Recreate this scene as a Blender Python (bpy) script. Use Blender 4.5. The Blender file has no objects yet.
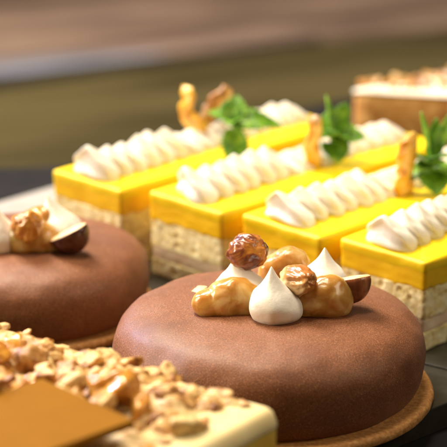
import bpy, bmesh, math, random
from mathutils import Vector, Matrix, Euler, noise

# ------------------------------------------------------------------ basics
S = 0.01                                   # everything below is written in centimetres
sc = bpy.context.scene
COL = sc.collection
R = math.radians
FPX, PITCH, CAMH, PC = 2200.0, R(18.5), 20.7, 223.5


def at(x, y, z=0.0):
    """point on the level plane at height z (cm) that the photograph shows at pixel x, y"""
    a, b = (x - PC) / FPX, -(y - PC) / FPX
    dy = math.cos(PITCH) + b * math.sin(PITCH)
    dz = -math.sin(PITCH) + b * math.cos(PITCH)
    t = (z - CAMH) / dz
    return Vector((a * t, dy * t, z))


def fbm(p, octv=3):
    v, a = 0.0, 1.0
    for k in range(octv):
        v += a * noise.noise(p * (2 ** k) + Vector((7.3 * k, 1.1 * k, 3.7 * k)))
        a *= .5
    return v


def sstep(a, b, x):
    t = min(1, max(0, (x - a) / (b - a)))
    return t * t * (3 - 2 * t)


# ------------------------------------------------------------------ materials
def material(name, stops, nscale=3.0, rough=.5, detail=3, stretch=(1, 1, 1), bumps=(), sss=0.0, sss_r=(1, .5, .25),
             sss_scale=.2, coat=0.0, coat_rough=.08, sheen=0.0, spec=.5, rough_var=0.0, trans=0.0, second=None, ior=1.45, distort=0.0, turn=0.0):
    """stops: [(pos, linear rgb)] over a noise of nscale per cm; bumps: [(scale per cm, strength, height in cm)]"""
    m = bpy.data.materials.new(name)
    m.use_nodes = True
    nt = m.node_tree
    N, L = nt.nodes, nt.links
    b = N['Principled BSDF']
    tc = N.new('ShaderNodeTexCoord')
    vm = N.new('ShaderNodeMapping')
    vm.vector_type = 'TEXTURE'
    vm.inputs['Scale'].default_value = [.01 / s for s in stretch]
    vm.inputs['Rotation'].default_value = (0, 0, R(turn))
    L.new(tc.outputs['Object'], vm.inputs['Vector'])
    oi = N.new('ShaderNodeObjectInfo')
    ad = N.new('ShaderNodeVectorMath'); ad.operation = 'ADD'
    cx = N.new('ShaderNodeCombineXYZ')
    mu = N.new('ShaderNodeMath'); mu.operation = 'MULTIPLY'; mu.inputs[1].default_value = 37.0
    L.new(oi.outputs['Random'], mu.inputs[0])
    for k in range(3):
        L.new(mu.outputs[0], cx.inputs[k])
    L.new(vm.outputs[0], ad.inputs[0]); L.new(cx.outputs[0], ad.inputs[1])
    vec = ad.outputs[0]

    def ntex(scale, det=3):
        n = N.new('ShaderNodeTexNoise')
        n.inputs['Scale'].default_value = scale
        n.inputs['Detail'].default_value = det
        n.inputs['Distortion'].default_value = distort
        L.new(vec, n.inputs['Vector'])
        return n
    n1 = ntex(nscale, detail)
    cr = N.new('ShaderNodeValToRGB')
    el = cr.color_ramp.elements
    while len(el) < len(stops):
        el.new(.5)
    for e, (p, c) in zip(el, stops):
        e.position = p; e.color = (*c, 1)
    L.new(n1.outputs['Fac'], cr.inputs['Fac'])
    col = cr.outputs['Color']
    if second:
        sscale, lo, hi, c2 = second
        n2 = ntex(sscale, 4)
        mr = N.new('ShaderNodeMapRange')
        mr.inputs['From Min'].default_value = lo; mr.inputs['From Max'].default_value = hi
        L.new(n2.outputs['Fac'], mr.inputs['Value'])
        mx = N.new('ShaderNodeMix'); mx.data_type = 'RGBA'
        L.new(mr.outputs[0], mx.inputs['Factor'])
        L.new(col, mx.inputs[6]); mx.inputs[7].default_value = (*c2, 1)
        col = mx.outputs[2]
    L.new(col, b.inputs['Base Color'])
    b.inputs['Roughness'].default_value = rough
    if rough_var:
        mr = N.new('ShaderNodeMapRange')
        mr.inputs['To Min'].default_value = rough - rough_var; mr.inputs['To Max'].default_value = rough + rough_var
        L.new(ntex(nscale * 1.7).outputs['Fac'], mr.inputs['Value'])
        L.new(mr.outputs[0], b.inputs['Roughness'])
    b.inputs['Specular IOR Level'].default_value = spec
    b.inputs['IOR'].default_value = ior
    if sss:
        b.inputs['Subsurface Weight'].default_value = sss
        b.inputs['Subsurface Radius'].default_value = sss_r
        b.inputs['Subsurface Scale'].default_value = sss_scale * S
    if coat:
        b.inputs['Coat Weight'].default_value = coat
        b.inputs['Coat Roughness'].default_value = coat_rough
    if sheen:
        b.inputs['Sheen Weight'].default_value = sheen
        b.inputs['Sheen Roughness'].default_value = .4
    if trans:
        b.inputs['Transmission Weight'].default_value = trans
    prev = None
    for sc_, st, h in bumps:
        bp = N.new('ShaderNodeBump')
        bp.inputs['Strength'].default_value = st
        bp.inputs['Distance'].default_value = h * S
        L.new(ntex(sc_, 3).outputs['Fac'], bp.inputs['Height'])
        if prev:
            L.new(prev.outputs[0], bp.inputs['Normal'])
        prev = bp
    if prev:
        L.new(prev.outputs[0], b.inputs['Normal'])
    return m


M = {}
M['velvet'] = material('cocoa_velvet', [(.32, (.130, .043, .015)), (.5, (.205, .071, .026)), (.64, (.27, .100, .040)), (.76, (.46, .23, .12))], 30, .56,
                       detail=4, bumps=[(.8, .14, .14), (4, .12, .025), (24, .35, .012), (55, .4, .006)], sheen=.04, spec=.5, rough_var=.1,
                       second=(.9, .50, .85, (.12, .038, .016)), coat=.05, coat_rough=.33)
M['sable'] = material('sable_biscuit', [(.3, (.36, .15, .04)), (.55, (.50, .235, .07)), (.75, (.62, .34, .12))], 9, .75,
                      bumps=[(9, .6, .03), (25, .4, .012)])
M['lemon'] = material('lemon_jelly', [(.3, (.87, .60, .003)), (.7, (.92, .68, .008))], 1.2, .42, bumps=[(1.6, .5, .04), (7, .25, .012)],
                      sss=.35, sss_r=(1, .6, .05), sss_scale=.12, rough_var=.1)
M['curd'] = material('lemon_curd', [(.3, (.82, .47, .004)), (.7, (.89, .57, .009))], 1.5, .4, bumps=[(2.5, .4, .04), (8, .2, .012)], sss=.3, sss_r=(1, .6, .05), sss_scale=.12)
M['custard'] = material('yellow_custard', [(.3, (.76, .47, .05)), (.7, (.86, .60, .12))], 1.2, .45, bumps=[(4, .2, .03)], sss=.3, sss_r=(1, .6, .1), sss_scale=.15)
M['nut_amber'] = material('caramel_coated_nut', [(.3, (.34, .11, .014)), (.52, (.60, .26, .035)), (.75, (.76, .44, .13))], 1.8, .2, bumps=[(5, .5, .06)], coat=.6, sss=.25, distort=.7)
M['sponge'] = material('sponge_cake', [(.30, (.62, .42, .13)), (.41, (.87, .71, .34)), (.62, (.94, .84, .52))], 5, .85, detail=5,
                       bumps=[(9, .8, .04), (26, .6, .016)], sss=.25, sss_r=(1, .7, .35), sss_scale=.1, second=(1.3, .60, .80, (.84, .62, .18)))
M['filling'] = material('nut_cream_filling', [(.3, (.66, .46, .28)), (.6, (.82, .66, .47))], 2.5, .6, bumps=[(4, .5, .05)], sss=.1)
M['cream'] = material('whipped_cream', [(.3, (.88, .83, .74)), (.7, (.93, .89, .81))], 1.5, .5, bumps=[(3, .3, .03), (12, .4, .010), (40, .3, .004)],
                      sss=.25, sss_r=(1, .75, .45), sss_scale=.12)
M['mousse'] = material('vanilla_mousse', [(.3, (.80, .64, .30)), (.7, (.87, .73, .41))], 1.0, .5, bumps=[(4, .2, .03)],
                       sss=.3, sss_r=(1, .7, .3), sss_scale=.2)
M['caramel'] = material('soft_caramel', [(.3, (.54, .25, .04)), (.48, (.68, .38, .09)), (.66, (.84, .60, .26))], 2.4, .24,
                        bumps=[(2.2, .22, .08), (9, .12, .015)], sss=.8, sss_r=(1, .5, .12), sss_scale=.45, coat=.35, distort=.9, trans=.3)
M['brittle'] = material('candied_peel', [(.32, (.52, .20, .012)), (.5, (.78, .41, .03)), (.68, (.90, .64, .17))], 3, .25,
                        bumps=[(4, .7, .08)], sss=.4, sss_r=(1, .5, .1), sss_scale=.2, coat=.4)
M['brittle_dark'] = material('caramelised_nut', [(.3, (.16, .05, .015)), (.5, (.46, .20, .05)), (.68, (.80, .62, .40))], 3.2, .28,
                             bumps=[(5, .6, .05)], sss=.15, coat=.4)
M['nut_skin'] = material('hazelnut_skin', [(.3, (.16, .045, .016)), (.5, (.32, .10, .032)), (.72, (.50, .21, .08))], 2.4, .3,
                         stretch=(2.2, 2.2, .5), bumps=[(6, .3, .03)], coat=.35)
M['nut_dark'] = material('dark_hazelnut_skin', [(.3, (.035, .011, .006)), (.6, (.10, .026, .012)), (.8, (.2, .06, .03))], 3, .3,
                         stretch=(2, 2, .6), bumps=[(6, .4, .03)], coat=.3)
M['nut_glazed'] = material('glazed_hazelnut', [(.30, (.085, .02, .012)), (.44, (.22, .06, .018)), (.58, (.52, .20, .03)), (.75, (.62, .28, .06))],
                           1.9, .28, stretch=(1.6, 1.6, .45), bumps=[(3, .3, .05), (18, .25, .01)], coat=.3, sss=.15, distort=.7)
M['nut_light'] = material('toasted_hazelnut', [(.36, (.46, .17, .04)), (.48, (.62, .29, .08)), (.58, (.82, .58, .30))], 1.5, .3,
                          bumps=[(6, .3, .03)], coat=.4, sss=.15)
M['kernel'] = material('hazelnut_kernel', [(.3, (.70, .46, .22)), (.6, (.84, .65, .38)), (.8, (.62, .34, .13))], 3, .5, bumps=[(6, .4, .03)], sss=.15)
M['crumb_pale'] = material('pale_crumble', [(.36, (.34, .17, .045)), (.48, (.60, .38, .13)), (.62, (.78, .57, .27))], 4, .55, bumps=[(7, .6, .04)], sss=.15)
M['crumb_tan'] = material('tan_crumble', [(.34, (.22, .08, .02)), (.5, (.44, .21, .055)), (.68, (.70, .44, .18))], 4, .45, bumps=[(7, .6, .04)], sss=.1)
M['crumb_amber'] = material('amber_praline', [(.3, (.42, .15, .015)), (.6, (.66, .31, .045)), (.8, (.80, .50, .15))], 3, .25, bumps=[(6, .5, .04)], sss=.3, coat=.4)
M['crumb_gold'] = material('golden_crumble', [(.36, (.22, .075, .012)), (.48, (.48, .22, .04)), (.60, (.76, .50, .19))], 3, .45, bumps=[(7, .7, .05)], sss=.15)
M['crumb_bed'] = material('praline_bed', [(.3, (.34, .15, .035)), (.45, (.58, .34, .11)), (.6, (.80, .61, .31)), (.75, (.56, .26, .045))], 2.2, .45, detail=5,
                          bumps=[(6, .7, .06)], sss=.15, distort=.8)
M['plaque'] = material('orange_chocolate', [(.3, (.235, .095, .001)), (.7, (.25, .103, .001))], 2, .62, bumps=[(10, .2, .006), (1.5, .15, .02)], spec=.1)
M['mint'] = material('mint_leaf', [(.3, (.05, .16, .006)), (.5, (.13, .30, .014)), (.75, (.30, .47, .04))], 3.5, .42,
                     bumps=[(4, .8, .07), (11, .5, .02)], sss=.2, sss_r=(.4, 1, .15), sss_scale=.06)
M['mint_stem'] = material('mint_stem', [(.3, (.12, .26, .04)), (.7, (.22, .38, .08))], 3, .45)
M['slate'] = material('slate', [(.3, (.020, .018, .014)), (.6, (.034, .031, .024)), (.8, (.06, .055, .042))], 1.6, .33, detail=5,
                      bumps=[(2.5, .35, .03), (11, .3, .012)], rough_var=.1)
M['pale_board'] = material('pale_board', [(.3, (.34, .315, .29)), (.7, (.40, .375, .35))], .8, .45, bumps=[(5, .1, .01)])
M['icing'] = material('white_icing', [(.3, (.82, .72, .56)), (.7, (.88, .82, .70))], 2, .45, bumps=[(3, .4, .05)], sss=.2)
M['brown_cake'] = material('brown_nut_cake', [(.3, (.30, .115, .022)), (.5, (.55, .26, .055)), (.75, (.76, .46, .16))], 2.2, .7,
                           bumps=[(4, .7, .06)])
M['counter'] = material('counter_stone', [(.28, (.034, .026, .010)), (.45, (.068, .052, .018)), (.58, (.135, .105, .040)), (.75, (.055, .042, .018))], .10, .42, detail=3,
                        stretch=(.30, 1.6, 1), turn=24, bumps=[(1, .2, .03)])
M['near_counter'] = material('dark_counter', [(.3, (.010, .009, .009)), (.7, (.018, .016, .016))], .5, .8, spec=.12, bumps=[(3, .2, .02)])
M['rail'] = material('dark_rail', [(.3, (.012, .012, .017)), (.7, (.03, .03, .038))], 1, .35)
M['steel'] = material('brushed_steel_sheet', [(.36, (.15, .135, .15)), (.48, (.25, .24, .27)), (.58, (.46, .48, .58))], .11, .4, stretch=(.3, 1.5, 1), turn=20)
M['wood'] = material('wood_board', [(.34, (.075, .046, .042)), (.44, (.19, .122, .085)), (.54, (.38, .26, .19)), (.64, (.15, .096, .085))], .17, .5,
                     stretch=(.22, 1.7, 1), turn=24, detail=3)


# ------------------------------------------------------------------ object helpers
def link(name, bm, mat, parent=None, loc=(0, 0, 0), rot=(0, 0, 0), smooth=True, mats=None):
    """one mesh object from a bmesh in centimetres"""
    me = bpy.data.meshes.new(name)
    bmesh.ops.recalc_face_normals(bm, faces=bm.faces)
    for v in bm.verts:
        v.co *= S
    for f in bm.faces:
        f.smooth = smooth
    bm.to_mesh(me); bm.free()
    for m in (mats or [mat]):
        me.materials.append(m)
    o = bpy.data.objects.new(name, me)
    COL.objects.link(o)
    o.parent = parent
    o.location = Vector(loc) * S
    o.rotation_euler = rot
    return o


def tag(o, label, cat, group=None):
    o['label'] = label; o['category'] = cat
    if group:
        o['group'] = group
    return o


def thing(name, label, cat, loc, rot=(0, 0, 0), group=None):
    o = bpy.data.objects.new(name, None)
    o.empty_display_size = .01
    COL.objects.link(o)
    o.location = Vector(loc) * S
    o.rotation_euler = rot
    return tag(o, label, cat, group)


def rings_bm(rings, cap0=True, cap1=True, closed=True):
    bm = bmesh.new()
    vs = [[bm.verts.new(p) for p in r] for r in rings]
    n = len(rings[0])
    for a, b in zip(vs, vs[1:]):
        for k in range(n if closed else n - 1):
            bm.faces.new((a[k], a[(k + 1) % n], b[(k + 1) % n], b[k]))
    if cap0:
        bm.faces.new(vs[0][::-1])
    if cap1:
        bm.faces.new(vs[-1])
    return bm


def spline(pts, per=6):
    """Catmull-Rom through 2-d profile points"""
    out = []
    for i in range(len(pts) - 1):
        p0 = pts[max(i - 1, 0)]; p1 = pts[i]; p2 = pts[i + 1]; p3 = pts[min(i + 2, len(pts) - 1)]
        for k in range(per):
            t = k / per
            out.append(tuple(.5 * (2 * b + (c - a) * t + (2 * a - 5 * b + 4 * c - d) * t * t + (3 * b - a - 3 * c + d) * t ** 3)
                             for a, b, c, d in zip(p0, p1, p2, p3)))
    out.append(tuple(pts[-1]))
    return out


def lathe_bm(profile, n=96, wob=0.0, wscale=.6, seed=0):
    rings = []
    for r, z in profile:
        ring = []
        for k in range(n):
            a = 2 * math.pi * k / n
            p = Vector((r * math.cos(a), r * math.sin(a), z))
            if wob:
                d = wob * fbm(p * wscale + Vector((seed * 9.1, seed, 0)))
                p += Vector((math.cos(a), math.sin(a), 0)) * d * min(1, r) + Vector((0, 0, d * .4))
            ring.append(p)
        rings.append(ring)
    return rings_bm(rings)


def slab(name, corners, z0, z1, mat, bevel=.04, kind=None):
    bm = bmesh.new()
    lo = [bm.verts.new((x, y, z0)) for x, y in corners]
    hi = [bm.verts.new((x, y, z1)) for x, y in corners]
    n = len(corners)
    bm.faces.new(lo[::-1]); bm.faces.new(hi)
    for k in range(n):
        bm.faces.new((lo[k], lo[(k + 1) % n], hi[(k + 1) % n], hi[k]))
    if bevel:
        bmesh.ops.bevel(bm, geom=list(bm.edges), offset=bevel, segments=2, affect='EDGES', profile=.6)
    o = link(name, bm, mat, smooth=False)
    if kind:
        o['kind'] = kind
    return o


def round_rect(x0, x1, y0, y1, rad, step):
    """perimeter points with outward normals"""
    out = []
    segs = [((x0 + rad, y0), (x1 - rad, y0), (0, -1)), ((x1, y0 + rad), (x1, y1 - rad), (1, 0)),
            ((x1 - rad, y1), (x0 + rad, y1), (0, 1)), ((x0, y1 - rad), (x0, y0 + rad), (-1, 0))]
    cs = [(x1 - rad, y0 + rad, -90), (x1 - rad, y1 - rad, 0), (x0 + rad, y1 - rad, 90), (x0 + rad, y0 + rad, 180)]
    for (a, b, nn), (cx, cy, a0) in zip(segs, cs):
        ln = math.dist(a, b); m = max(1, int(ln / step))
        for k in range(m):
            t = k / m
            out.append((Vector((a[0] + (b[0] - a[0]) * t, a[1] + (b[1] - a[1]) * t, 0)), Vector((nn[0], nn[1], 0))))
        q = max(2, int(rad * 1.57 / step))
        for k in range(q):
            an = R(a0 + 90 * k / q)
            d = Vector((math.cos(an), math.sin(an), 0))
            out.append((Vector((cx, cy, 0)) + d * rad, d))
    return out


def layer_bm(x0, x1, y0, y1, z0, z1, rad=.06, edge=.05, step=.06, disp=None, topdisp=None, seed=0, wave=0.0, edge0=None):
    """a cut layer: sides subdivided and pushed by disp(point, height fraction), rounded rims"""
    per = round_rect(x0, x1, y0, y1, rad, step)
    e0_ = edge if edge0 is None else edge0
    prof = [(e0_, z0), (e0_ * .3, z0 + e0_ * .35), (0, z0 + e0_)]
    m = max(1, int((z1 - z0 - 2 * edge) / step))
    prof += [(0, z0 + edge + (z1 - z0 - 2 * edge) * k / m) for k in range(1, m)]
    prof += [(edge * (1 - math.cos(q)), z1 - edge * (1 - math.sin(q))) for q in (0, .4, .8, 1.2, 1.5708)]
    off = Vector((seed * 13.7, seed * 5.1, seed * 2.3))
    rings = []
    for ins, z in prof:
        ring = []
        for p, nn in per:
            q = p - nn * ins + Vector((0, 0, z))
            if wave:
                q.z += wave * (1 - (z - z0) / (z1 - z0)) * fbm(p * 2.3 + off, 3)
            if disp:
                q = q + nn * disp(q + off, (z - z0) / (z1 - z0))
            ring.append(q)
        rings.append(ring)
    # top: a few inset rings then the flat field
    if topdisp:
        for ins in (.15, .35, .6, .9, 1.2):
            if ins < min(x1 - x0, y1 - y0) * .48:
                rings.append([p - nn * 0 + Vector((0, 0, z1)) for p, nn in []] or
                             [Vector((min(max(p.x, x0 + ins), x1 - ins), min(max(p.y, y0 + ins), y1 - ins), z1 + topdisp(p + off + Vector((ins, ins, 0)))))
                              for p, nn in per])
    bm = rings_bm(rings)
    bmesh.ops.remove_doubles(bm, verts=bm.verts, dist=.0005)
    return bm


def sponge_disp(p, t):
    d = noise.voronoi(p * 3.0)[0]
    d2 = noise.voronoi(p * 9.0)[0]
    d3 = noise.voronoi(p * 1.7 + Vector((5, 5, 5)))[0]
    v = -.085 * (1 - sstep(.05, .30, d[0])) - .05 * (1 - sstep(.05, .32, d2[0])) - .13 * (1 - sstep(.04, .20, d3[0]))
    return v + .045 * fbm(p * 1.8, 3) + .02 * fbm(p * 8, 2)


def blob_bm(sx, sy, sz, seed=0, amp=.12, freq=1.4, sub=4, flat=None, shape=None):
    bm = bmesh.new()
    bmesh.ops.create_icosphere(bm, subdivisions=sub, radius=1)
    off = Vector((seed * 3.7, seed * 1.9, seed * 7.7))
    for v in bm.verts:
        p = v.co.copy()
        p *= 1 + amp * fbm(p * freq + off, 3) * 1.3
        if shape:
            p = shape(p)
        p = Vector((p.x * sx, p.y * sy, p.z * sz))
        if flat is not None and p.z < flat:
            p.z = flat + (p.z - flat) * .08
            p.x *= 1.03; p.y *= 1.03
        v.co = p
    return bm


def kiss_bm(r, h, seed=0, lean=(0, 0), sharp=1.0):
    prof = spline([(.0, 0), (.72, 0.0), (.93, .07), (1.0, .20), (.94, .36), (.76, .50), (.50, .63), (.29, .76), (.145, .88), (.05, .97), (.012, 1.0)], 5)
    rng = random.Random(seed)
    rings = []
    for rr, zz in prof[3:]:
        ring = []
        for k in range(44):
            a = 2 * math.pi * k / 44
            rad = rr * r * (1 + .025 * math.sin(3 * a + seed + 2.5 * zz) + .022 * math.sin(8 * a + 5 * zz + seed) * zz * (1.4 - zz) + .12 * noise.noise(Vector((math.cos(a) * 1.3, math.sin(a) * 1.3, zz * 2.2 + seed * 4.4))) + .04 * noise.noise(Vector((math.cos(a) * 3, math.sin(a) * 3, zz * 6 + seed * 4.4))))
            bend = max(0, zz) ** 2.2
            ring.append(Vector((rad * math.cos(a) + lean[0] * bend + .05 * math.sin(seed * 2 + 3 * zz) * zz, rad * math.sin(a) + lean[1] * bend, zz * h)))
        rings.append(ring)
    return rings_bm(rings)


def tube_bm(path, radii, n=18, seed=0, amp=.15, squash=1.0):
    pts = spline([(*p, r) for p, r in zip(path, radii)], 5)
    rings = []
    prev = None
    for i, q in enumerate(pts):
        p = Vector(q[:3]); r = q[3]
        t = (Vector(pts[min(i + 1, len(pts) - 1)][:3]) - Vector(pts[max(i - 1, 0)][:3])).normalized()
        u = (prev - t * prev.dot(t)).normalized() if prev else t.orthogonal().normalized()
        prev = u
        w = t.cross(u)
        ring = []
        for k in range(n):
            a = 2 * math.pi * k / n
            d = u * math.cos(a) + w * math.sin(a) * squash
            ring.append(p + d * r * (1 + amp * fbm((p + d * r) * 2.6 + Vector((seed * 5, 0, seed)))))
        rings.append(ring)
    return rings_bm(rings)


def chunk_bm(size, rng, flatness=.7, n=11, sub=4):
    """a broken piece: a ball cut by random planes, edges softened, surface crumbled"""
    pl = []
    for k in range(n):
        pl.append((Vector((rng.gauss(0, 1), rng.gauss(0, 1), rng.gauss(0, 1))).normalized(), rng.uniform(.38, .9)))
    bm = bmesh.new()
    bmesh.ops.create_icosphere(bm, subdivisions=sub, radius=1)
    o = rng.uniform(0, 90); sy = rng.uniform(.6, 1)
    for v in bm.verts:
        d = v.co.normalized(); r = 1.12
        for nn, dist in pl:
            c = nn.dot(d)
            if c > .05:
                r = min(r, dist / c)
        r *= 1 + .10 * fbm(d * 2.0 + Vector((o, 0, 0)), 2) + .09 * fbm(d * 6 + Vector((o, 0, 0)), 3)
        v.co = Vector((d.x * r * size, d.y * r * size * sy, d.z * r * size * flatness))
    bmesh.ops.smooth_vert(bm, verts=bm.verts, factor=.12, use_axis_x=True, use_axis_y=True, use_axis_z=True)
    return bm


# ------------------------------------------------------------------ setting
def poly(*pix, z):
    return [at(x, y, z).xy for x, y in pix]


U = Vector((math.cos(R(46)), math.sin(R(46))))      # long direction of the bars
V = Vector((math.cos(R(-38)), math.sin(R(-38))))    # direction of the row of bars
ZC = -.7
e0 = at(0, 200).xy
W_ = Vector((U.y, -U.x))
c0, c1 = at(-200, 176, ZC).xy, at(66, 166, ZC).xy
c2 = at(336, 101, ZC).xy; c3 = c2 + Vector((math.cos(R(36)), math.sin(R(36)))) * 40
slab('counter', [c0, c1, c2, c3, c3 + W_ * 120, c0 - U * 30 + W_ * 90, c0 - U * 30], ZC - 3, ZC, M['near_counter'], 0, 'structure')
ZF = -13.0
slab('floor', [(-150, 20), (150, 20), (150, 320), (-150, 320)], ZF - 2, ZF, M['counter'], 0, 'structure')

# slate under the bars: its front edge runs a little before their ends
a = at(150, 296).xy; b = at(428, 364).xy
d = (b - a).normalized(); nrm = Vector((-d.y, d.x))
slab('slate_tray', [a - d * 2.6, b + d * 8, b + d * 8 + nrm * 13, a - d * 2.6 + U * 14.5], ZC + .002, 0, M['slate'])
tag(bpy.data.objects['slate_tray'], 'black slate tray carrying the four yellow lemon bars', 'tray', 'dark slate trays')
# slate under the two round cakes
a2 = at(330, 447.5).xy; b2 = at(447, 402).xy
d2 = (b2 - a2).normalized()
n2 = Vector((-d2.y, d2.x))
q0 = a - nrm * .03
den = d2.x * d.y - d2.y * d.x
tt = ((q0.x - a2.x) * d.y - (q0.y - a2.y) * d.x) / den
meet = a2 + d2 * tt                                     # where the two trays' front edges would cross
back0 = q0 - d * 11
o = slab('slate_tray', [a2 - d2 * .9, meet, back0, back0 + Vector((.5, -6.5))], ZC + .002, -.02, M['slate'])
tag(o, 'black slate tray carrying the two round brown cakes', 'tray', 'dark slate trays')
ROUND_Z = -.02
# pale board behind, left of the bars
o = slab('serving_board', [e0 - U * 4.2, e0 + U * 8, e0 + U * 8 + W_ * 4.2, e0 - U * 4.2 + W_ * 4.2], ZC + .002, -.05, M['pale_board'])
tag(o, 'pale grey serving board at left behind the round cake, beside the lemon bars', 'board')

# far counter: dark rail, steel sheet and wooden boards, all beyond the pastry
zr = ZF
o = slab('metal_rail', poly((-800, 200), (-800, 180), (320, 42), (320, 43.5), z=zr), zr + .002, zr + .4, M['rail'], .05)
tag(o, 'long dark metal rail lying far behind the cakes, along the pale sheet', 'rail')
o = slab('steel_sheet', poly((-800, 176), (-800, 150), (60, 58), (170, 57), z=zr), zr + .002, zr + .25, M['steel'], .05)
tag(o, 'pale grey steel sheet beyond the dark rail at upper left', 'sheet')
o = slab('wooden_board', poly((-800, 147), (-800, -90), (1000, -90), (1000, -30), (176, 56), (62, 56), z=zr), zr + .002, zr + .2, M['wood'], .05)
tag(o, 'blurred brown wooden board along the top, behind the steel sheet', 'board')
# ------------------------------------------------------------------ round cakes
BODY = [(0, .24), (3.36, .24), (3.49, .30), (3.64, .56), (3.73, .96), (3.725, 1.36), (3.60, 1.73), (3.27, 2.05), (2.70, 2.25), (2.0, 2.33), (1.0, 2.36), (.02, 2.36)]


def round_cake(label, loc, k, seed, rotz=0.0):
    t = thing('round_cake', label, 'cake', loc, (0, 0, rotz), 'round brown cakes on the slate')
    prof = spline([(r * k, z * k) for r, z in BODY[1:]], 7)
    link('cake_body', lathe_bm(prof, 200, .05, .8, seed), M['velvet'], t)
    dp = [(.05, 0), (2, 0), (3.88, 0), (3.93, .02), (3.955, .06), (3.96, .12), (3.955, .18), (3.93, .225), (3.90, .262), (3.75, .27), (3.6, .27), (3.4, .27), (2, .27), (.05, .27)]
    link('biscuit_base', lathe_bm([(r * k, max(0, z) * k) for r, z in dp], 160, .03, 1.6, seed + 5), M['sable'], t)
    return t


def local(cake, x, y, z):
    """pixel on the level z above a cake's base -> the cake's own coordinates"""
    p = at(x, y, z + cake.location.z / S)
    v = p - cake.location / S
    return Vector((v.x, v.y, z))


front = round_cake('large round brown velvet cake in the middle on a biscuit disc, topped with hazelnuts',
                   at(268.5, 393.5, ROUND_Z), 1.0, 1)
left = round_cake('smaller round brown velvet cake at the left edge, partly cut off by the frame', at(27, 311, ROUND_Z), .872, 2)

TOP = 2.345


def dollop(cake, px, py, z, sx, sy, sz, seed, amp=.16, rot=0.0, mat='caramel', name='caramel_dollop', freq=1.2):
    p = local(cake, px, py, z)
    bm = blob_bm(sx, sy, sz, seed, amp, freq, 4, flat=-sz * .62)
    return link(name, bm, M[mat], cake, (p.x, p.y, p.z + sz * .6), (0, 0, rot))


def kiss(cake, px, py, z, r, h, seed, lean):
    p = local(cake, px, py, z)
    return link('cream_kiss', kiss_bm(r, h, seed, lean), M['cream'], cake, (p.x, p.y, p.z - .03))


# middle cake: front kiss, two behind, caramel between
kiss(front, 274, 317, TOP, .64, 1.28, 1, (-.02, .0))
kiss(front, 243, 297, TOP, .66, 1.06, 2, (-.26, .0))
kiss(front, 322, 292, TOP, .62, 1.16, 3, (.03, .0))


def caramel_heap(cake, spots, seed):
    """one soft lump of caramel: several balls melted into one surface"""
    bm = bmesh.new()
    bmesh.ops.create_icosphere(bm, subdivisions=5, radius=1)
    c0 = sum((Vector(s[:3]) * s[3] for s in spots), Vector()) / sum(s[3] for s in spots)
    off = Vector((seed * 4.1, seed, 0))
    for v in bm.verts:
        dirn = v.co.normalized()
        best = .05
        # smooth maximum of the ray's exits from the balls
        acc = 0
        for x, y, z, r in spots:
            c = Vector((x, y, z)) - c0
            bq = dirn.dot(c); disc = bq * bq - c.length_squared + r * r
            e = bq + math.sqrt(disc) if disc > 0 else 0
            acc += math.exp(9 * max(0, e))
        e = math.log(acc) / 9
        p = c0 + dirn * e * (1 + .08 * fbm(dirn * 1.7 + off, 3))
        if p.z < 0:
            p.z *= .05
        v.co = p
    for _ in range(2):
        bmesh.ops.smooth_vert(bm, verts=bm.verts, factor=.5, use_axis_x=True, use_axis_y=True, use_axis_z=True)
    return bm


def heap(cake, px, py, spots, seed, mat='caramel'):
    p = local(cake, px, py, TOP if cake is front else TOP * .872)
    return link('caramel_dollop', caramel_heap(cake, spots, seed), M[mat], cake, (p.x, p.y, p.z - .03))


heap(front, 226, 311, [(-.46, -.05, .20, .34), (-.1, 0, .30, .43), (.25, .1, .40, .42), (.50, .05, .26, .40)], 1)
heap(front, 319, 311, [(-.42, -.02, .22, .38), (0, -.05, .36, .48), (.28, .0, .46, .44), (.42, -.1, .24, .34)], 2)
heap(front, 284, 284, [(-.25, 0, .3, .42), (.15, 0, .5, .46), (.3, 0, .25, .4)], 3)

# left cake
kiss(left, -2, 248, TOP * .872, .56, 1.25, 6, (-.1, 0))
kiss(left, 60, 239, TOP * .872, .66, 1.24, 5, (-.34, .0))
heap(left, 32, 249, [(-.3, 0, .25, .40), (0, 0, .42, .46), (.35, .05, .26, .36), (.62, .1, .16, .26)], 4)
heap(left, 40, 240, [(-.2, 0, .4, .38), (.1, 0, .55, .4)], 7)


# ------------------------------------------------------------------ hazelnuts
def nut_shape(p):
    r = 1 - .16 * max(0, p.z) ** 2
    return Vector((p.x * r, p.y * r, p.z * 1.06))


def whole_nut(loc, r, rot, label, mat, seed):
    bm = blob_bm(r, r * .95, r * 1.05, seed, .11, 1.6, 5, None, nut_shape)
    for v in bm.verts:                                   # shallow lengthwise furrows
        a = math.atan2(v.co.y, v.co.x)
        v.co *= 1 + .022 * math.sin(9 * a + seed) * (1 - abs(v.co.z / r) ** 3)
    o = link('hazelnut', bm, M[mat], None, loc, rot)
    return tag(o, label, 'hazelnut', 'hazelnuts on the round cakes')


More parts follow.
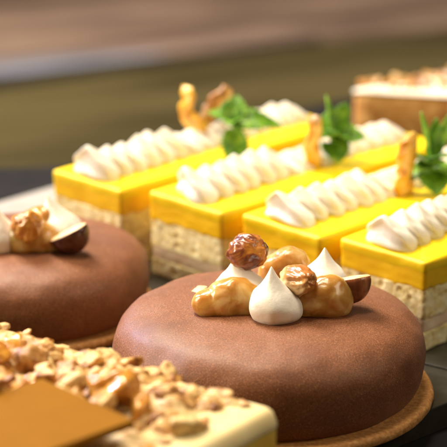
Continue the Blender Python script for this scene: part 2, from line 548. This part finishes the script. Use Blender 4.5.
def half_nut(loc, r, rot, label, mat, seed):
    """dome of skin below local z = 0, pale cut face on top"""
    t = thing('hazelnut_half', label, 'hazelnut', loc, rot, 'hazelnuts on the round cakes')
    n = 40
    rings = []
    for j in range(13):
        a = j / 12 * math.pi / 2
        rr, z = math.sin(a), -math.cos(a) * 1.2
        rings.append([Vector((rr * r * math.cos(q) * (1.12 - .1 * math.cos(q)) * (1 + .03 * noise.noise(Vector((q, z * 2, seed)))),
                              rr * r * .92 * math.sin(q) * (1 + .04 * noise.noise(Vector((math.cos(q), math.sin(q) + z, seed)))), z * r))
                      for q in (2 * math.pi * k / n for k in range(n))])
    rings[0] = [p * .02 + Vector((0, 0, -1.2 * r)) for p in rings[1]]
    rings.append([p * .965 + Vector((0, 0, .012)) for p in rings[-1]])
    link('skin', rings_bm(rings, True, False), M[mat], t)
    top = rings[-1]
    kr = [top] + [[Vector((p.x * s, p.y * s, h * r + .012 + .035 * r * noise.noise(Vector((p.x * 3 * s, p.y * 3 * s, seed * 3)))))
                   for p in top] for s, h in ((.92, .06), (.75, .075), (.5, .05), (.25, .015), (.05, .0))]
    link('kernel', rings_bm(kr, False, True), M['kernel'], t)
    return t


zt = TOP + ROUND_Z
whole_nut(at(248, 252, zt + 1.10), .46, (R(65), R(20), R(40)), 'glossy caramel-glazed whole hazelnut, the highest one on the middle cake, behind cream', 'nut_glazed', 3)
p = at(297, 277, zt + .80)
o = whole_nut(p + Vector((0, -.25, 0)), .5, (R(75), R(32), R(20)), 'light brown toasted hazelnut leaning between the cream tips on the middle cake', 'nut_light', 5)
o.scale = (.70, .8, 1.12)
p = at(350, 276, zt + .68)
half_nut(p + Vector((0, -.2, 0)), .48, (R(-17), R(-9), R(0)), 'halved hazelnut, dark red skin and pale flat top, right end of the middle topping', 'nut_skin', 1)
zl = TOP * .872 + ROUND_Z
o = whole_nut(at(29, 221, zl + .70) + Vector((0, -.45, 0)), .46, (R(40), R(15), R(0)), 'amber caramel-coated hazelnut on top of the left round cake', 'nut_amber', 8)
o.scale = (.9, .9, 1)
p = at(71, 228, zl + .56)
half_nut(p + Vector((0, -.3, 0)), .47, (R(-8), R(-27), R(0)), 'broken hazelnut piece with near-black skin at the right of the left cake topping', 'nut_dark', 2)
bm = chunk_bm(.22, random.Random(4), .12, 9)
pf = at(199, 290, TOP + ROUND_Z)
tag(link('biscuit_flake', bm, M['kernel'], None, (pf.x, pf.y, pf.z + .0), (R(4), R(-6), R(30)), smooth=False),
    'thin pale crisp flake lying on the middle cake, left of its caramel', 'flake')


# ------------------------------------------------------------------ lemon bars
BW, BL, BH = 2.8, 9.4, 2.4


def shell_bm(seed, big=1.0, low=1.0):
    """one crosswise stroke of piped cream: a leaning wave with a crest that tapers to both ends"""
    rng = random.Random(seed)
    hw = .66 * big * rng.uniform(.93, 1.07); hh = .89 * low * rng.uniform(.90, 1.07); hu = .37 * big
    base = spline([(-.60, .02), (-.92, .12), (-1.0, .28), (-.86, .44), (-.76, .62), (-.86, .82), (-.95, .98), (-.70, .99), (-.16, .83), (.40, .66), (.84, .44), (1.0, .24), (.85, .08), (.5, .0)], 4)
    skew = rng.uniform(-.12, .12)
    rings = []
    m = 28
    for j in range(m + 1):
        s = -1 + 2 * j / m
        k = max(.015, 1 - abs(s) ** 3.4) ** .5
        s2 = min(1, abs(s - skew * (1 - s * s)))
        kh = max(.015, 1 - s2 ** 2.6) ** .5 * (.76 + .24 * max(0, 1 - s2 / .5))
        ring = []
        for (u, w) in base:
            x = u * hu * k
            z = w * hh * kh
            ridge = .016 * math.sin(16 * w + 1.0 * s + seed) * k
            pt = Vector((x + ridge, s * hw, z))
            pt += Vector((.6, .5, .4)) * .026 * fbm(pt * 1.6 + Vector((seed * 3.1, 0, 0)), 3)
            ring.append(pt)
        rings.append(ring)
    return rings_bm(rings)


def lemon_bar(label, corner_px, ang, seed, gap, n_shells=15):
    """corner_px: the near left top corner. gap: (first, last) stroke flattened where the garnish stands"""
    c = at(*corner_px, BH)
    rz = R(ang)
    u = Vector((math.cos(rz), math.sin(rz), 0)); v = Vector((-math.sin(rz), math.cos(rz), 0))
    base = Vector((c.x, c.y, 0)) - v * (BW / 2)
    t = thing('lemon_bar', label, 'cake bar', base, (0, 0, rz), 'lemon cake bars on the slate')
    w = BW / 2

    def smooth_disp(p, h):
        return .03 * fbm(p * .9, 2) + .012 * fbm(Vector((p.x * 2, p.y * 2, p.z * 9)), 2)

    def fill_disp(p, h):
        return .05 * fbm(p * 1.6, 3) - .03
    link('sponge_layer', layer_bm(.02, BL - .02, -w + .02, w - .02, 0, .50, .08, .04, .055, sponge_disp, None, seed), M['sponge'], t)
    link('cream_filling', layer_bm(.03, BL - .03, -w + .03, w - .03, .48, .86, .08, .06, .07, fill_disp, None, seed + 3), M['filling'], t)
    link('sponge_layer', layer_bm(.02, BL - .02, -w + .02, w - .02, .84, 1.66, .08, .04, .055, sponge_disp, None, seed + 7), M['sponge'], t)
    link('curd_layer', layer_bm(.008, BL - .008, -w + .008, w - .008, 1.62, 2.20, .10, .05, .06, smooth_disp, None, seed, .09), M['curd'], t)
    link('lemon_glaze', layer_bm(0, BL, -w, w, 2.13, BH, .09, .085, .08, smooth_disp, lambda p: .018 * fbm(p * 1.1, 3), seed, .06, .012), M['lemon'], t)
    rng = random.Random(seed * 11)
    y0 = .14
    for k in range(n_shells):
        x = .56 + k * .575 + rng.uniform(-.03, .03) + (.08 if k else 0)
        lowk = .66 if gap[0] <= k <= gap[1] else (.72 if k > gap[1] else 1.0)
        big = 1.2 if k == 0 else (.92 if k > gap[1] else 1.0)
        bm = shell_bm(seed * 40 + k, big, lowk * (1.05 if k == 0 else 1))
        link('cream_stroke', bm, M['cream'], t, (x, y0 + rng.uniform(-.04, .04), BH - .03),
             (0, 0, R(rng.uniform(-8, 8) + (-12 if k == 0 else 0))))
    return t, base, u, v


BARS = [((52, 170), 46.5, 1, (6, 7), 'lemon bar farthest back, with bent caramel and drooping mint on its cream'),
        ((149, 191), 45.5, 2, (6, 8), 'second lemon bar from the back, its cream carrying a caramel stick before upright mint'),
        ((241.5, 214), 45.5, 3, (6, 8), 'third lemon bar, directly behind the middle cake, its mint near the right edge'),
        ((340, 238), 46.5, 4, (20, 20), 'nearest lemon bar, at the right edge, its cream without any garnish in view')]
bars = [lemon_bar(lb, px, an, sd, gp) for px, an, sd, gp, lb in BARS]


# ------------------------------------------------------------------ mint and caramel garnishes
def leaf_bm(Ln, Wd, curl, cup, seed):
    bm = bmesh.new()
    ns, nt = 20, 10
    g = []
    for i in range(ns + 1):
        s = i / ns
        w = Wd * .5 * (math.sin(math.pi * min(1, s * .96 + .04) ** .86) ** .62 if s < 1 else 0)
        w = max(w, .012)
        row = []
        for j in range(nt + 1):
            t = -1 + 2 * j / nt
            ser = 1 + (.09 * (1 if i % 2 else -1) if abs(t) == 1 and 2 < i < ns - 1 else 0)
            y = t * w * ser
            x = s * Ln
            z = cup * abs(t) ** 1.4 * w * 1.1 - curl * s * s * Ln
            z += .045 * math.sin((s * 6 - abs(t) * 1.3) * 2 * math.pi) * (abs(t) * (1 - abs(t) * .5)) * min(1, w * 4)     # veins
            z += .05 * noise.noise(Vector((x * 2, y * 2, seed * 3.3)))
            row.append(bm.verts.new((x, y, z)))
        g.append(row)
    for i in range(ns):
        for j in range(nt):
            bm.faces.new((g[i][j], g[i + 1][j], g[i + 1][j + 1], g[i][j + 1]))
    return bm


def mint(loc, label, leaves, stem, seed):
    t = thing('mint_sprig', label, 'mint', loc, (0, 0, 0), 'mint sprigs on the lemon bars')
    link('stem', tube_bm(stem, [.055] * len(stem), 8, seed, .1), M['mint_stem'], t)
    for k, (az, el, roll, Ln, Wd, curl, h) in enumerate(leaves):
        base = Vector(stem[0]).lerp(Vector(stem[-1]), h)
        o = link('leaf', leaf_bm(Ln, Wd * (1.2 if Wd > .45 else 1.0), curl, .35, seed * 10 + k), M['mint'], t, base, Euler((R(roll), R(-el), R(az)), 'XYZ'))
        md = o.modifiers.new('thickness', 'SOLIDIFY'); md.thickness = .025 * S; md.offset = 0
    return t


def on_bar(i, x, y, z=0.0):
    t, base, u, v = bars[i]
    p = base + u * x + v * y
    return Vector((p.x, p.y, BH + z))


# the sprigs' azimuths are world ones: 0 = to the right, 180 = left, -90 = towards the viewer
g1 = at(233, 138, BH + .55); g2 = at(331, 144, BH + .5); g3 = at(430, 172, BH + .55)
mint(g1, 'mint sprig with broad drooping leaves on the farthest lemon bar', [
    (5, 24, 25, 1.30, .75, .60, .8), (165, 42, -10, .75, .62, .35, .9), (-80, -68, 0, 1.10, .66, -.15, .75), (70, 66, 20, .85, .62, .25, .9),
    (120, 60, -20, .75, .55, .3, .9), (-30, 25, 20, .75, .62, .6, .9), (-100, 35, 0, .55, .5, .5, .95)],
    [(0, 0, -.35), (.02, 0, .1), (0, 0, .5)], 1)
mint(g2, 'mint sprig with upright leaves on the second lemon bar', [
    (150, 78, 20, 1.15, .50, -.05, .75), (20, 62, 60, 1.05, .52, .10, .7), (-10, 20, 30, .95, .66, .35, .6), (-70, -32, 0, .75, .72, .1, .5), (-110, 40, 0, .75, .62, .4, .6),
    (200, 40, 0, .55, .5, .4, .6), (30, 38, 10, .85, .6, .4, .6), (-50, 30, -20, .7, .55, .4, .65), (90, 60, 0, .8, .5, .2, .7)],
    [(0, 0, -.4), (.02, 0, .1), (-.02, .02, .5)], 2)
mint(g3, 'mint sprig with long narrow leaves on the third lemon bar by the right edge', [
    (160, 72, 40, 1.40, .34, -.1, .8), (15, 66, 60, 1.55, .36, -.12, .8), (60, 75, 10, 1.2, .4, 0, .8), (-75, -30, 0, .75, .75, .2, .45), (-150, 5, 0, .6, .65, .4, .5),
    (-20, 12, 0, .7, .7, .5, .5), (-100, 48, 0, .65, .6, .4, .6), (170, 40, 20, .65, .45, .2, .7), (-45, 45, 0, .7, .5, .3, .7), (-120, 20, 0, .55, .5, .4, .65)],
    [(0, 0, -.35), (.0, 0, .1), (.02, .02, .45)], 3)


def garnish(loc, label, pieces, seed):
    t = thing('caramel_garnish', label, 'garnish', loc, (0, 0, 0), 'caramel garnishes on the lemon bars')
    for k, (path, rad, mat, sq) in enumerate(pieces):
        link('caramel_piece', tube_bm(path, rad, 20, seed + k, .6, sq), M[mat], t)
    return t


c1 = at(204, 130, BH + .35); c2 = at(313, 156, BH + .35); c3 = at(405, 181, BH + .4)
garnish(c1, 'bent V of amber caramel and browned nut standing on the farthest lemon bar', [
    ([(-.28, 0, 1.12), (-.45, 0, 1.02), (-.50, 0, .7), (-.36, 0, .35), (-.12, 0, .05), (-.05, 0, -.25)], [.24, .33, .27, .32, .34, .2], 'brittle', .6),
    ([(.68, .05, 1.30), (.56, .05, 1.12), (.32, .05, .8), (.10, .03, .42), (-.05, .02, -.05)], [.18, .30, .30, .26, .2], 'brittle_dark', .5)], 1)
garnish(c2, 'flat amber caramel stick with browned tip on the second lemon bar', [
    ([(-.02, 0, -.4), (-.03, 0, .1), (.0, 0, .55), (.05, 0, .95), (.03, 0, 1.12)], [.24, .30, .26, .27, .17], 'brittle', .45),
    ([(.0, .02, .9), (.08, .02, 1.08), (.18, .02, 1.05)], [.12, .15, .08], 'brittle_dark', .8)], 5)
garnish(c3, 'broad pale amber caramel stick on the third lemon bar, beside the right mint', [
    ([(-.05, 0, -.5), (-.03, 0, .1), (.02, 0, .6), (.1, 0, 1.15), (.05, 0, 1.3)], [.3, .36, .30, .28, .18], 'brittle', .45),
    ([(.12, .05, .0), (.18, .05, .6), (.22, .05, 1.1)], [.12, .15, .09], 'brittle', .5)], 9)

# ------------------------------------------------------------------ wedge of nut cake, far right
wz = -.4
tip = at(343, 86.5, 2.0 + wz)
t = thing('nut_cake_slice', 'blurred slice of brown cake with white icing and chopped nuts, far right', 'cake', (tip.x, tip.y, wz))
bd = slab('slate_tray', [(tip.x - 1.2, tip.y - 1.2), (tip.x + 15, tip.y - 5.5), (tip.x + 17, tip.y + 11), (tip.x + 3, tip.y + 5)], ZC + .002, wz - .003, M['slate'])
tag(bd, 'black slate tray under the iced nut cake slice at the far right', 'tray', 'dark slate trays')


def wedge_bm(z0, z1, grow, seed):
    outline = []
    A0, A1, Rr = R(-14), R(33), 9.5
    corners = [Vector((.35, -.3, 0)), Vector((.35, .45, 0))][:1] +  [Vector((Rr * math.cos(a_), Rr * math.sin(a_), 0)) for a_ in (A0 + (A1 - A0) * k / 10 for k in range(11))]
    cen = Vector((5.5, .8, 0))
    pts = []
    n = len(corners)
    for k in range(n):
        for q in range(14 if k in (0, n - 1) else 2):
            pts.append(corners[k].lerp(corners[(k + 1) % n], q / (14 if k in (0, n - 1) else 2)))
    rings = []
    for ins, z in ((.12, z0), (0, z0 + .1), (0, z0 * .5 + z1 * .5), (0, z1 - .12), (.06, z1 - .03), (.16, z1), (1.2, z1 + .03)):
        ring = []
        for p_ in pts:
            q = p_ + (p_ - cen).normalized() * (grow - ins)
            q = Vector((q.x, q.y, z))
            q += (p_ - cen).normalized() * .07 * fbm(q * 1.3 + Vector((seed, 0, 0)), 3)
            ring.append(q)
        rings.append(ring)
    return rings_bm(rings)


link('cake_layer', wedge_bm(0, 1.88, 0, 1), M['brown_cake'], t)
link('icing', wedge_bm(1.82, 2.0, .03, 5), M['icing'], t)
rng = random.Random(8)
for k in range(96):
    a_ = R(rng.uniform(-12, 31)); r_ = .7 + 6.0 * rng.random() ** .75
    sz = rng.uniform(.14, .28)
    link('nut_piece', chunk_bm(sz, rng, .7), M[rng.choice(['crumb_pale', 'crumb_tan', 'crumb_amber', 'brittle_dark', 'crumb_pale'])], t,
         (r_ * math.cos(a_), r_ * math.sin(a_), 2.01 + sz * .12 + .03 * rng.random()), (rng.uniform(-.5, .5), rng.uniform(-.5, .5), rng.uniform(0, 6)))

# ------------------------------------------------------------------ crumble cake, near left
BT = 3.0
c = at(283, 408, BT)
fz = R(142.5)
fx = Vector((math.cos(fz), math.sin(fz), 0)); fy = Vector((-math.sin(fz), math.cos(fz), 0))
base = Vector((c.x, c.y, 0))
blk = thing('crumble_cake', 'square cream cake heaped with golden nut crumble at the near left', 'cake', base, (0, 0, fz))
LX, LY = 10.5, 7.0
o = slab('slate_tray', [(base + fx * q[0] + fy * q[1]).xy for q in ((-.35, -.25), (LX + 1, -.25), (LX + 1, LY + 1), (-.35, LY + 1))], ZC + .002, -.03, M['slate'])
tag(o, 'black slate tray under the crumble cake at the near left', 'tray', 'dark slate trays')
link('custard_layer', layer_bm(.015, LX - .015, .015, LY - .015, -.03, 2.72, .28, .05, .12, lambda p, h: .02 * fbm(p * .9, 2), None, 3), M['custard'], blk)


def mousse_bm():
    per = round_rect(0, LX, 0, LY, .28, .12)
    prof = [(.06, 2.58), (.01, 2.60), (0, 2.64), (.01, 2.72), (.04, 2.8), (.09, 2.91), (.17, 2.98), (.26, 3.01)]
    return rings_bm([[p_ - nn * i_ + Vector((0, 0, z)) + nn * .02 * fbm((p_ + Vector((0, 0, z))) * .9, 2) + Vector((0, 0, .03 * fbm(p_ * .8 + Vector((i_, 0, 3)), 2)))
                      for p_, nn in per] for i_, z in prof])


link('mousse_layer', mousse_bm(), M['mousse'], blk)


def blk_local(x, y, z):
    v_ = at(x, y, z) - base
    return Vector((v_.dot(fx), v_.dot(fy), z))


pz = 3.62
pb = blk_local(42, 378, pz); pr_ = blk_local(135, 420, pz)
e1 = (pr_ - pb); ln = e1.length; e1.normalize()
e2 = Vector((-e1.y, e1.x, 0))
if e2.y < 0:
    e2 = -e2
pc = pb + e1 * ln / 2 + e2 * ln / 2
ang = math.atan2(e1.y, e1.x)
bm = bmesh.new()
bmesh.ops.create_cube(bm, size=1)
for v in bm.verts:
    v.co = Vector((v.co.x * ln, v.co.y * ln, v.co.z * .16))
bmesh.ops.bevel(bm, geom=list(bm.edges), offset=.025, segments=2, affect='EDGES')
bmesh.ops.subdivide_edges(bm, edges=[e for e in bm.edges if e.calc_length() > 1], cuts=1)
wpc = base + fx * pc.x + fy * pc.y
o = link('chocolate_plaque', bm, M['plaque'], None, (wpc.x, wpc.y, pz - .08), (0, 0, ang + fz), smooth=False)
tag(o, 'flat square orange chocolate plaque lying on the nut crumble at the near left', 'plaque')

def praline_bm():
    """the continuous bed of crumble the larger pieces sit in"""
    nx, ny = 120, 84
    bm = bmesh.new(); g = []
    for i in range(nx + 1):
        row = []
        for k in range(ny + 1):
            x = .85 + (LX - 1.0) * i / nx; y = .12 + (LY - .3) * k / ny
            x += .4 * fbm(Vector((0, y * 1.1, 2)), 3) * (1 - i / nx)
            rim = min(1, min(i / 6, (nx - i) / 6, k / 5, (ny - k) / 5))
            q = Vector((x, y, 0))
            inp = sstep(-.1, .3, max(abs((q - pc).x * e1.x + (q - pc).y * e1.y), abs((q - pc).x * e2.x + (q - pc).y * e2.y)) - ln / 2)
            c1 = noise.voronoi(q * 1.9)[0]
            h = .06 + (.08 + .22 * inp * sstep(0, .9, y)) * (.6 * sstep(.0, .5, c1[1] - c1[0]) + .5 * (.5 + fbm(q * 1.7, 4)))
            row.append(bm.verts.new((x, y, 2.96 + max(0, h) * rim ** .6)))
        g.append(row)
    for i in range(nx):
        for k in range(ny):
            bm.faces.new((g[i][k], g[i + 1][k], g[i + 1][k + 1], g[i][k + 1]))
    return bm


link('praline_bed', praline_bm(), M['crumb_bed'], blk)
rng = random.Random(21)
cand = []
for iy in range(12):
    for ix in range(22):
        x = .85 + ix * .50 + rng.uniform(-.22, .22); y = .30 + iy * .50 + rng.uniform(-.22, .22)
        q = Vector((x, y, 0)) - pc
        if abs(q.x * e1.x + q.y * e1.y) < ln / 2 + .02 and abs(q.x * e2.x + q.y * e2.y) < ln / 2 + .02:
            continue
        wp = base + fx * x + fy * y
        dd = wp.y * math.cos(PITCH) + (CAMH - 3) * math.sin(PITCH)
        uu = wp.y * math.sin(PITCH) - (CAMH - 3) * math.cos(PITCH)
        px, py = PC + FPX * wp.x / dd, PC - FPX * uu / dd
        if px < -20 or py > 475:
            continue
        cand.append((x, y, py))
for k, (x, y, py) in enumerate(cand[:99]):
    sz = rng.choice([.18, .26, .34, .42, .52, .60]) * rng.uniform(.9, 1.1) * (.7 if x < 2.0 or y < .6 else 1)
    if y < 1.2:
        sz = min(sz, .34)
    heap_ = sstep(.6, 2.2, y) * sstep(1.2, 2.2, x)
    z = 3.0 + sz * .18 + heap_ * rng.uniform(.05, .38)
    tilt = .25 + .6 * heap_
    link('nut_piece', chunk_bm(sz, rng, rng.uniform(.5, .85), 9), M[rng.choice(['crumb_pale', 'crumb_tan', 'crumb_gold', 'crumb_amber', 'crumb_tan', 'crumb_pale', 'crumb_gold', 'crumb_amber'])], blk,
         (x, y, z), (rng.uniform(-tilt, tilt), rng.uniform(-tilt, tilt), rng.uniform(0, 6)))

# ------------------------------------------------------------------ light
w = bpy.data.worlds.new('World'); sc.world = w; w.use_nodes = True
bg = w.node_tree.nodes['Background']
bg.inputs[0].default_value = (1.0, .86, .70, 1); bg.inputs[1].default_value = .07


def area(name, loc, target, size, power, colr, sy=None):
    l = bpy.data.lights.new(name, 'AREA')
    l.shape = 'RECTANGLE'; l.size = size; l.size_y = sy or size
    l.energy = power; l.color = colr
    o = bpy.data.objects.new(name, l); COL.objects.link(o)
    o.location = Vector(loc)
    o.rotation_euler = (Vector(target) - Vector(loc)).to_track_quat('-Z', 'Y').to_euler()
    return o


area('warm_key', (-.34, .98, .80), (0, .56, 0), .34, 17.5, (1, .86, .66))  # warm key light from above, behind and to the left
area('left_fill', (-.76, .50, .42), (0, .58, 0), .34, 8.5, (1, .86, .66))  # unseen fill, added to brighten the bars' left-facing ends
area('overhead_fill', (-.06, .56, .95), (0, .56, 0), .26, 6.5, (1, .86, .66))  # added overhead fill, lifts the cream and cake tops
area('right_fill', (.62, .34, .55), (.02, .56, 0), .30, 1.8, (1, .84, .60))  # weak warm fill added out of view for the right-facing sides
area('cool_window', (-.51, .99, .40), (-.02, .48, .02),   .10, 5.5, (.55, .66, 1.0))

# ------------------------------------------------------------------ camera
cd = bpy.data.cameras.new('camera')
cam = bpy.data.objects.new('camera', cd); COL.objects.link(cam)
cam.location = (0, 0, CAMH * S)
cam.rotation_euler = (R(90) - PITCH, 0, 0)
cd.sensor_width = 36; cd.lens = 36 * FPX / 447
cd.clip_start = .01; cd.clip_end = 50
cd.dof.use_dof = True
cd.dof.focus_distance = .512
cd.dof.aperture_fstop = (cd.lens / 1000) / .0092
sc.camera = cam

sc.view_settings.view_transform = 'Standard'
sc.view_settings.look = 'None'
sc.view_settings.exposure = -.12
sc.cycles.use_denoising = True
sc.cycles.max_bounces = 8
